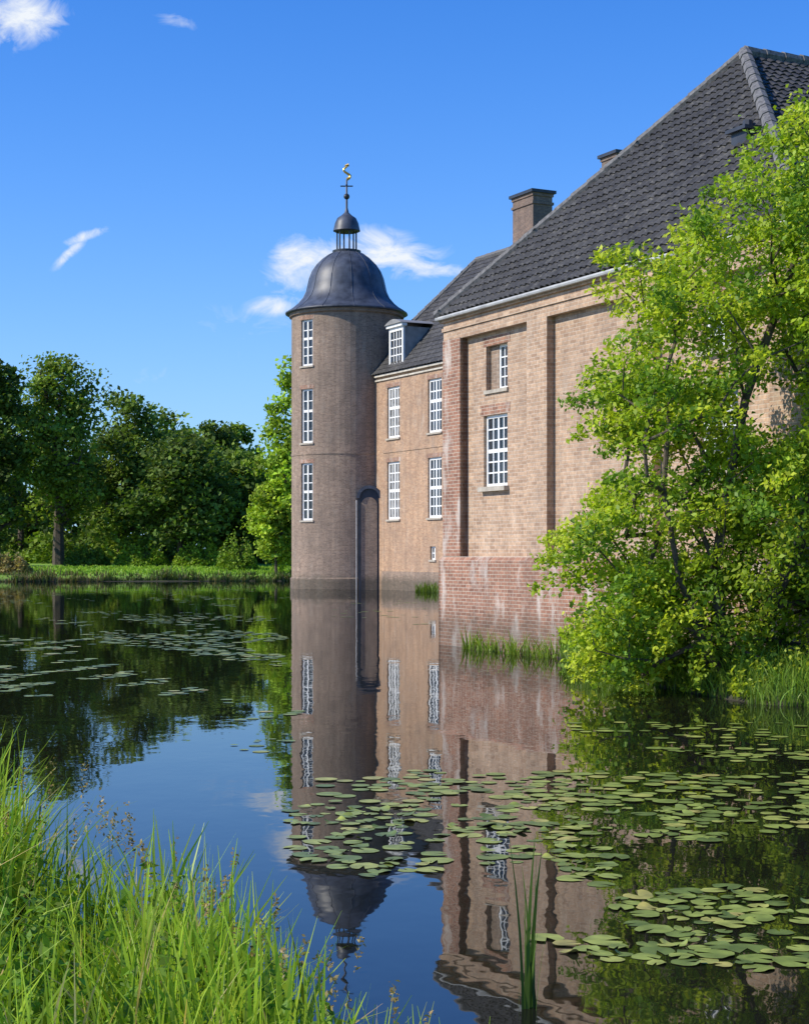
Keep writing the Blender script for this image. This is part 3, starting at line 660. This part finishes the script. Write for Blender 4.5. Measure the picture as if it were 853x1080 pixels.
far_tree('green tree showing its top above the castle wing roof beside the dome', 452, 118, 318, 64, 4, D3, 4500)
far_tree('small dark tree in the woodland left of the forked tree', 22, 142, 400, 84, .6, D1, 5500)
far_tree('dark bushy tree low behind the lawn, right part of the far bank', 256, 134, 470, 74, .8, D4, 6500)
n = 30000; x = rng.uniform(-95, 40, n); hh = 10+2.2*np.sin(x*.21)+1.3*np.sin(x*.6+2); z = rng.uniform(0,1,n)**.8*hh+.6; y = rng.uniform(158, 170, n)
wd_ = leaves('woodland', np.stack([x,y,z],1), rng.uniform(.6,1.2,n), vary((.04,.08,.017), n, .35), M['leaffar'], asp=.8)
tag(wd_, 'dark mass of woodland behind the lawn', 'woodland', kind='stuff')
n = 22000; x = rng.uniform(-75, -4, n); hh = 2.3+1.*np.sin(x*.45)+.8*np.sin(x*1.3+2)+.4*np.sin(x*3.1); y = rng.uniform(133, 142, n); z = ground(x,y)+rng.uniform(0,1,n)**.9*np.maximum(hh,.6)
mixk = (.5+.5*np.sin(x*.8+1.3))[:,None]; cb = vary((.09,.16,.024), n, .3)*(1-mixk)+vary((.18,.3,.03), n, .3)*mixk
o = leaves('undergrowth', np.stack([x,y,z],1), rng.uniform(.25,.55,n), cb, M['leaffar'], asp=.75, sunb=.3); tag(o, 'tangled undergrowth beneath the trees of the far bank', 'undergrowth', kind='stuff')
for (lab, px, y, topy, wpx, colr) in [('tan and green shrub at the left edge of the far bank',10,114.5,584,50,(.28,.25,.09)),('bright green shrub on the lawn under the dark trees',150,128,572,60,(.22,.36,.03)),('second bright shrub on the lawn, nearer the tower',210,127,568,56,(.21,.34,.03)),('green bush beside the low bright tree at the water',250,121,562,44,(.18,.3,.03)),('dark shrub below the forked tree',92,128,574,50,(.12,.2,.02))]:
    x = at(px,y); g = float(ground(x,y)); root = thing('shrub', (x,y,g), lab, 'shrub', 'shrubs on the far bank'); H = max(.9,(HY-topy)/F*y+HC-g); W = wpx/F*y/2
    nn_ = 2200; a = rng.uniform(0,6.28,nn_); rr = rng.uniform(0,1,nn_)**.5; prof = (1-rr**2)**.5*(.75+.3*np.sin(a*3+rr*4)+.2*np.sin(a*7)); hz2 = np.clip(prof,.08,1.2)
    P = np.stack([x+np.cos(a)*rr*W, y+np.sin(a)*rr*W*.8, g+rng.uniform(.15,1,nn_)*hz2*H], 1)
    leaves('crown', P, rng.uniform(.15,.3,nn_), vary(colr, nn_, .3), M['leaffar'], root, (x,y,g), .7, .7)
    mb = MB()
    for k in range(5): mb.tube((x,y,g), (x+random.uniform(-.5,.5)*W, y+random.uniform(-.3,.3)*W, g+H*.6), .05, .02, 5)
    mb.build('stem', M['bark'], root)
n = 14000; x = rng.uniform(-75, 8, n); y = lerp(x, FB)+rng.uniform(-.5,1,n)**2*1.8-.3
r = np.stack([x, y, np.maximum(ground(x,y), -.1)], 1); pat = .5+.5*np.sin(x*.35+1)*np.sin(x*1.1)
cc = vary((.09,.15,.028), n, .3); br = rng.random(n) < (.15+.3*(x < -20)); cc[br] = vary((.24,.2,.09), br.sum(), .3)
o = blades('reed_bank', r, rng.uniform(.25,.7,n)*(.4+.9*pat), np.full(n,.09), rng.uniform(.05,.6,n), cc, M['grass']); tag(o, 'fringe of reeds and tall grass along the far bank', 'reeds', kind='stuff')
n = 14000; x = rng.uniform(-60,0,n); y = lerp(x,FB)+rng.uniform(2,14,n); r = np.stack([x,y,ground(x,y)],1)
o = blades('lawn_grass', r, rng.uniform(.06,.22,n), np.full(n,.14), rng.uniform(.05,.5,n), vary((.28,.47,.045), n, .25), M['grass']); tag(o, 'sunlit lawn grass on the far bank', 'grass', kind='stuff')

# ------------------------------------------------------------------ foreground grass
n = 56000; x = rng.uniform(-4.2, 1.0, n); y = rng.uniform(2.8, 10.2, n)
s1 = lerp(x, NB)-y; keep = (s1 > -.2) & (x/y > -.33) & (x/y < .12) & (rng.random(n) < np.where(s1 < 1.6, 1, .65))
tuft = np.sin(x*5.1+1.7*np.sin(y*3.3))*np.sin(y*4.3+x*2.) ; keep &= rng.random(n) < .5+.5*tuft
x, y, s1, tuft = x[keep], y[keep], s1[keep], tuft[keep]; n = len(x)
h = rng.uniform(.2,.58,n)*(1+.28*tuft)
h *= np.clip(.92-.33*(x+.6), .6, 1.25)
r = np.stack([x, y, np.maximum(ground(x,y), -.15)], 1)
cb = vary((.31,.46,.035), n, .25, .15); dk = rng.random(n) < .18; cb[dk] = vary((.13,.25,.025), dk.sum(), .2); st = rng.random(n) < .06; cb[st] = vary((.45,.39,.16), st.sum(), .2)
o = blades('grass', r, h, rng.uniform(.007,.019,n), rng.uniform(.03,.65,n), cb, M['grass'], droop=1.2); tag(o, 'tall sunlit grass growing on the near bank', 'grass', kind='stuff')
n = 3000; x = rng.uniform(-3.2,.25,n); y = lerp(x,NB)-rng.uniform(-.25,1.5,n); kk = (rng.random(n) < .35+.65*np.sin(x*6.3+y)) ; x, y = x[kk], y[kk]; n = len(x)
r = np.stack([x, y, np.maximum(ground(x,y), -.12)], 1)
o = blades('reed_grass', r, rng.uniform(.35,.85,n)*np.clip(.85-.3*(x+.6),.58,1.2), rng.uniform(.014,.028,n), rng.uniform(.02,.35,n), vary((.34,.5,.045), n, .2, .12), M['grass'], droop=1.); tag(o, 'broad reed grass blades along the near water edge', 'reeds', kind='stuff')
n = 50; x = rng.uniform(-1.7,.15,n); y = lerp(x, NB)-rng.uniform(-.1,1.0,n); r = np.stack([x,y,np.maximum(ground(x,y),-.1)],1); h = rng.uniform(.45,.7,n)*np.clip(1.0-.35*(x+.6),.5,1.2)
pos = []
for i in range(n):
    a = rng.uniform(0,6.28); t = rng.uniform(.8,1.0,(30,1)); tip = np.array([math.cos(a)*.15*h[i], math.sin(a)*.15*h[i], h[i]])
    pos.append(r[i]+tip*t+rng.normal(0,.008,(30,3)))
pos = np.concatenate(pos)
o = leaves('seed_heads', pos, rng.uniform(.01,.022,len(pos)), vary((.3,.25,.1), len(pos), .3), M['grass'], asp=.5); tag(o, 'brownish seed heads among the tall grass', 'seed heads', kind='stuff')
pos = []
for _ in range(150):
    x = rng.uniform(-1.9,-.15); y = rng.uniform(3.7, 6.8)
    if float(lerp(x,NB))-y < .3 or x/y < -.3: continue
    hh = rng.uniform(.25,.52)*min(1.1, .9-.3*(x+.6)); g = float(ground(x,y)); lx, ly = rng.normal(0,.08,2)
    for t in np.linspace(.25,1,13):
        for s in range(3):
            a = rng.uniform(0,6.28); rr = .045*(1.2-t*.8)
            pos.append((x+lx*t*t+rr*math.cos(a), y+ly*t*t+rr*math.sin(a), g+hh*t))
pos = np.array(pos); o = leaves('weeds', pos, rng.uniform(.03,.065,len(pos)), vary((.15,.28,.03), len(pos), .25), M['leaf'], asp=.45, upb=1.4); tag(o, 'broad leaved weeds between the near grass', 'weeds', kind='stuff')

# ------------------------------------------------------------------ reeds
def reeds(name, label, cat, pts, h0, h1, wd, colr, lean=.35, group=None):
    pts = np.array(pts, float); n = len(pts); z = np.maximum(ground(pts[:,0], pts[:,1]), -.1); r = np.stack([pts[:,0], pts[:,1], z], 1)
    o = blades(name, r-r[0], rng.uniform(h0,h1,n), np.full(n,wd)*rng.uniform(.6,1.3,n), rng.uniform(.02,lean,n), vary(colr, n, .25), M['grass']); o.location = tuple(r[0])
    return tag(o, label, cat, group)
c = (at(558,6.6), 6.6)
reeds('reed_clump', 'small clump of dark green reed blades standing alone in the near water', 'reeds', [(c[0]+rng.normal(0,.018), c[1]+rng.normal(0,.04)) for _ in range(11)], .4, .82, .022, (.1,.18,.03), .16)
def along(a0, a1, k, off0, off1): return [tuple((bp(rng.uniform(a0,a1), -rng.uniform(off0,off1), 0))[:2]) for _ in range(k)]
reeds('reed_clump', 'green reeds at the foot of the red brick plinth, nearest the building corner', 'reeds', along(1.35,2.5,120,.12,.35), .15, .6, .03, (.22,.36,.04), .6)
reeds('reed_clump', 'green reeds at the plinth beside the low branches of the bright tree', 'reeds', along(3.0,4.6,170,.12,.45), .15, .62, .03, (.22,.36,.04), .6)
reeds('reed_clump', 'dark green tuft at the foot of the castle wing beside the building corner', 'reeds', [tuple(WP(rng.uniform(4.6,7.0),0,-rng.uniform(.1,.6))[:2]) for _ in range(220)], .2, .7, .08, (.13,.22,.03), .6)
n = 7000; x = rng.uniform(2.6,7,n); y = lerp(x,RB)+rng.uniform(-.25,2.2,n); kk = [(Vector((a,b,0))-L0).dot(-n_) > .15 or (Vector((a,b,0))-bp(WD,0,0)).dot(u) > .1 for a, b in zip(x,y)]; x, y = x[kk], y[kk]; n = len(x)
o = blades('bank_grass', np.stack([x,y,np.maximum(ground(x,y),-.08)],1), rng.uniform(.12,.45,n), np.full(n,.02), rng.uniform(.1,.8,n), vary((.2,.34,.04), n, .3), M['grass']); tag(o, 'tufted grass along the water under the bright tree', 'grass', kind='stuff')

# ------------------------------------------------------------------ lily pads
m, nt, out = newmat('lily_pad_leaf'); L = nt.links.new
oi = N(nt, 'ShaderNodeObjectInfo'); geo = N(nt, 'ShaderNodeNewGeometry'); no = N(nt, 'ShaderNodeTexNoise'); no.inputs['Scale'].default_value = 9; no.inputs['Detail'].default_value = 5; L(geo.outputs['Position'], no.inputs['Vector'])
ra = N(nt, 'ShaderNodeMath', operation='ADD'); L(oi.outputs['Random'], ra.inputs[0]); L(geo.outputs['Random Per Island'], ra.inputs[1]); fr_ = N(nt, 'ShaderNodeMath', operation='FRACT'); L(ra.outputs[0], fr_.inputs[0])
c1 = ramp(nt, fr_.outputs[0], [(0,(.12,.17,.035)),(.35,(.2,.26,.05)),(.75,(.29,.35,.07)),(.92,(.37,.4,.09)),(1,(.4,.35,.1))]).outputs[0]
c = mixc(nt, c1, ramp(nt, no.outputs[0], [(.3,(.6,.6,.55)),(.68,(1.25,1.2,1.1))]).outputs[0], 1., 'MULTIPLY')
b = N(nt, 'ShaderNodeBsdfPrincipled'); b.inputs['Roughness'].default_value = .42; b.inputs['Specular IOR Level'].default_value = .4; L(c, b.inputs['Base Color'])
bu = N(nt, 'ShaderNodeBump'); bu.inputs['Strength'].default_value = .35; bu.inputs['Distance'].default_value = .01; L(no.outputs[0], bu.inputs['Height']); L(bu.outputs[0], b.inputs['Normal']); L(b.outputs[0], out.inputs[0])
M['pad'] = m
def pad_mesh(k):
    rd = random.Random(k); N_ = 22; vs = [(0,0,.003)]; fs = []
    cut = rd.uniform(.15,.4); ecc = rd.uniform(.75,1.1); lift = rd.choice([0,0,.004,.008,.0,.02])
    for ring, rr in ((1,.55),(2,1.0)):
        for i in range(N_+1):
            t = cut+(2*math.pi-2*cut)*i/N_; wv = 1+.06*math.sin(3*t+k)+.035*math.sin(7*t+2*k)
            z = .003 if ring == 1 else .002+lift*max(0, math.sin(t*1.+k*1.7))**6
            vs.append((rr*wv*math.cos(t), rr*wv*ecc*math.sin(t), z))
    for i in range(N_): fs.append((0,1+i,2+i)); fs.append((1+i,1+N_+1+i,2+N_+1+i,2+i))
    me = bpy.data.meshes.new('lily_pad'); me.from_pydata(vs, [], fs); me.polygons.foreach_set('use_smooth', [True]*len(me.polygons)); me.materials.append(M['pad']); return me
pms = [pad_mesh(k) for k in range(11)]
regs = [([(300,850),(340,820),(420,812),(520,815),(600,850),(640,880),(600,905),(480,916),(380,926),(310,905)], 190),
        ([(440,822),(600,812),(760,818),(853,812),(900,850),(840,880),(760,888),(640,880),(560,845)], 190),
        ([(580,885),(660,900),(640,935),(585,925)], 16),
        ([(650,945),(760,935),(900,950),(900,1005),(800,1010),(700,985),(650,970)], 70),
        ([(575,990),(700,995),(853,1000),(900,1022),(740,1022),(600,1008)], 30),
        ([(700,790),(800,795),(880,788),(900,800),(760,806)], 24)]
placed = []
for ply, cnt in regs:
    xs = [p[0] for p in ply]; ys = [p[1] for p in ply]; tries = 0; c = 0
    while c < cnt and tries < 16000:
        tries += 1
        px = rng.uniform(min(xs), max(xs)); Y0 = F*HC/(min(ys)-HY); Y1 = F*HC/(max(ys)-HY); Yd = rng.uniform(Y1, Y0); py = HY+F*HC/Yd
        if not inpoly(np.array([px]), np.array([py]), ply)[0]: continue
        x = (px-CX)/F*Yd
        nzp = math.sin(x*4.1+Yd*1.3)*math.sin(Yd*2.3-x*1.7)+.5*math.sin(x*9.3-Yd*3.1)
        if nzp < -.05 and rng.random() < .86: continue
        r = rng.uniform(.04,.098)
        if any((x-a)**2+(Yd-b_)**2 < ((r+c2)*.8)**2 for a, b_, c2 in placed): continue
        placed.append((x, Yd, r)); c += 1
placed.sort(key=lambda p: p[1])
for i, (x, y, r) in enumerate(placed[:300]):
    o = bpy.data.objects.new('lily_pad', pms[i % 11]); C.objects.link(o); o.location = (x, y, .0018*(i % 4)); o.scale = (r, r, 1); o.rotation_euler = (0,0,rng.uniform(0,6.28))
    tag(o, 'round green water lily pad floating on the dark moat water', 'lily pad', 'lily pads floating on the near water')
mb = MB(); cnt = 0
for x, y, r in placed[300:]:
    a0 = rng.uniform(0,6.28); mb.face([(x+r*math.cos(a0+t), y+r*math.sin(a0+t), .004+.002*(cnt % 4)) for t in np.linspace(.25,6.03,14)]); cnt += 1
far_regs = [((0,300),(645,735),1700),((300,470),(628,660),60),((600,853),(762,800),60),((560,853),(810,960),110),((0,300),(618,640),500),((230,330),(730,800),40)]
for (x0,x1),(y0,y1),k in far_regs:
    for _ in range(k*4):
        py = rng.uniform(y0, y1); Yd = F*HC/(py-HY); px = rng.uniform(x0, x1); x = (px-CX)/F*Yd
        nz_ = math.sin(x*.55+1.3*math.sin(Yd*.23))*math.sin(Yd*.33+x*.3+.8)+.45*math.sin(x*2.1+Yd*.9)+.3*math.sin(x*4.7-Yd*1.9)
        if nz_ < .25 or rng.random() > .4: continue
        r = rng.uniform(.03,.1) if Yd < 25 else rng.uniform(.04,.14)
        a0 = rng.uniform(0,6.28); mb.face([(x+r*math.cos(a0+t), Yd+r*math.sin(a0+t), .004+.002*(cnt % 3)) for t in np.linspace(.3,5.98,8)]); cnt += 1
o = mb.build('lily_pads', M['pad']); tag(o, 'scattered distant lily pads drifting on the open water', 'lily pads', kind='stuff')
print('pads', len(placed), cnt, 'clusters', len(cl))
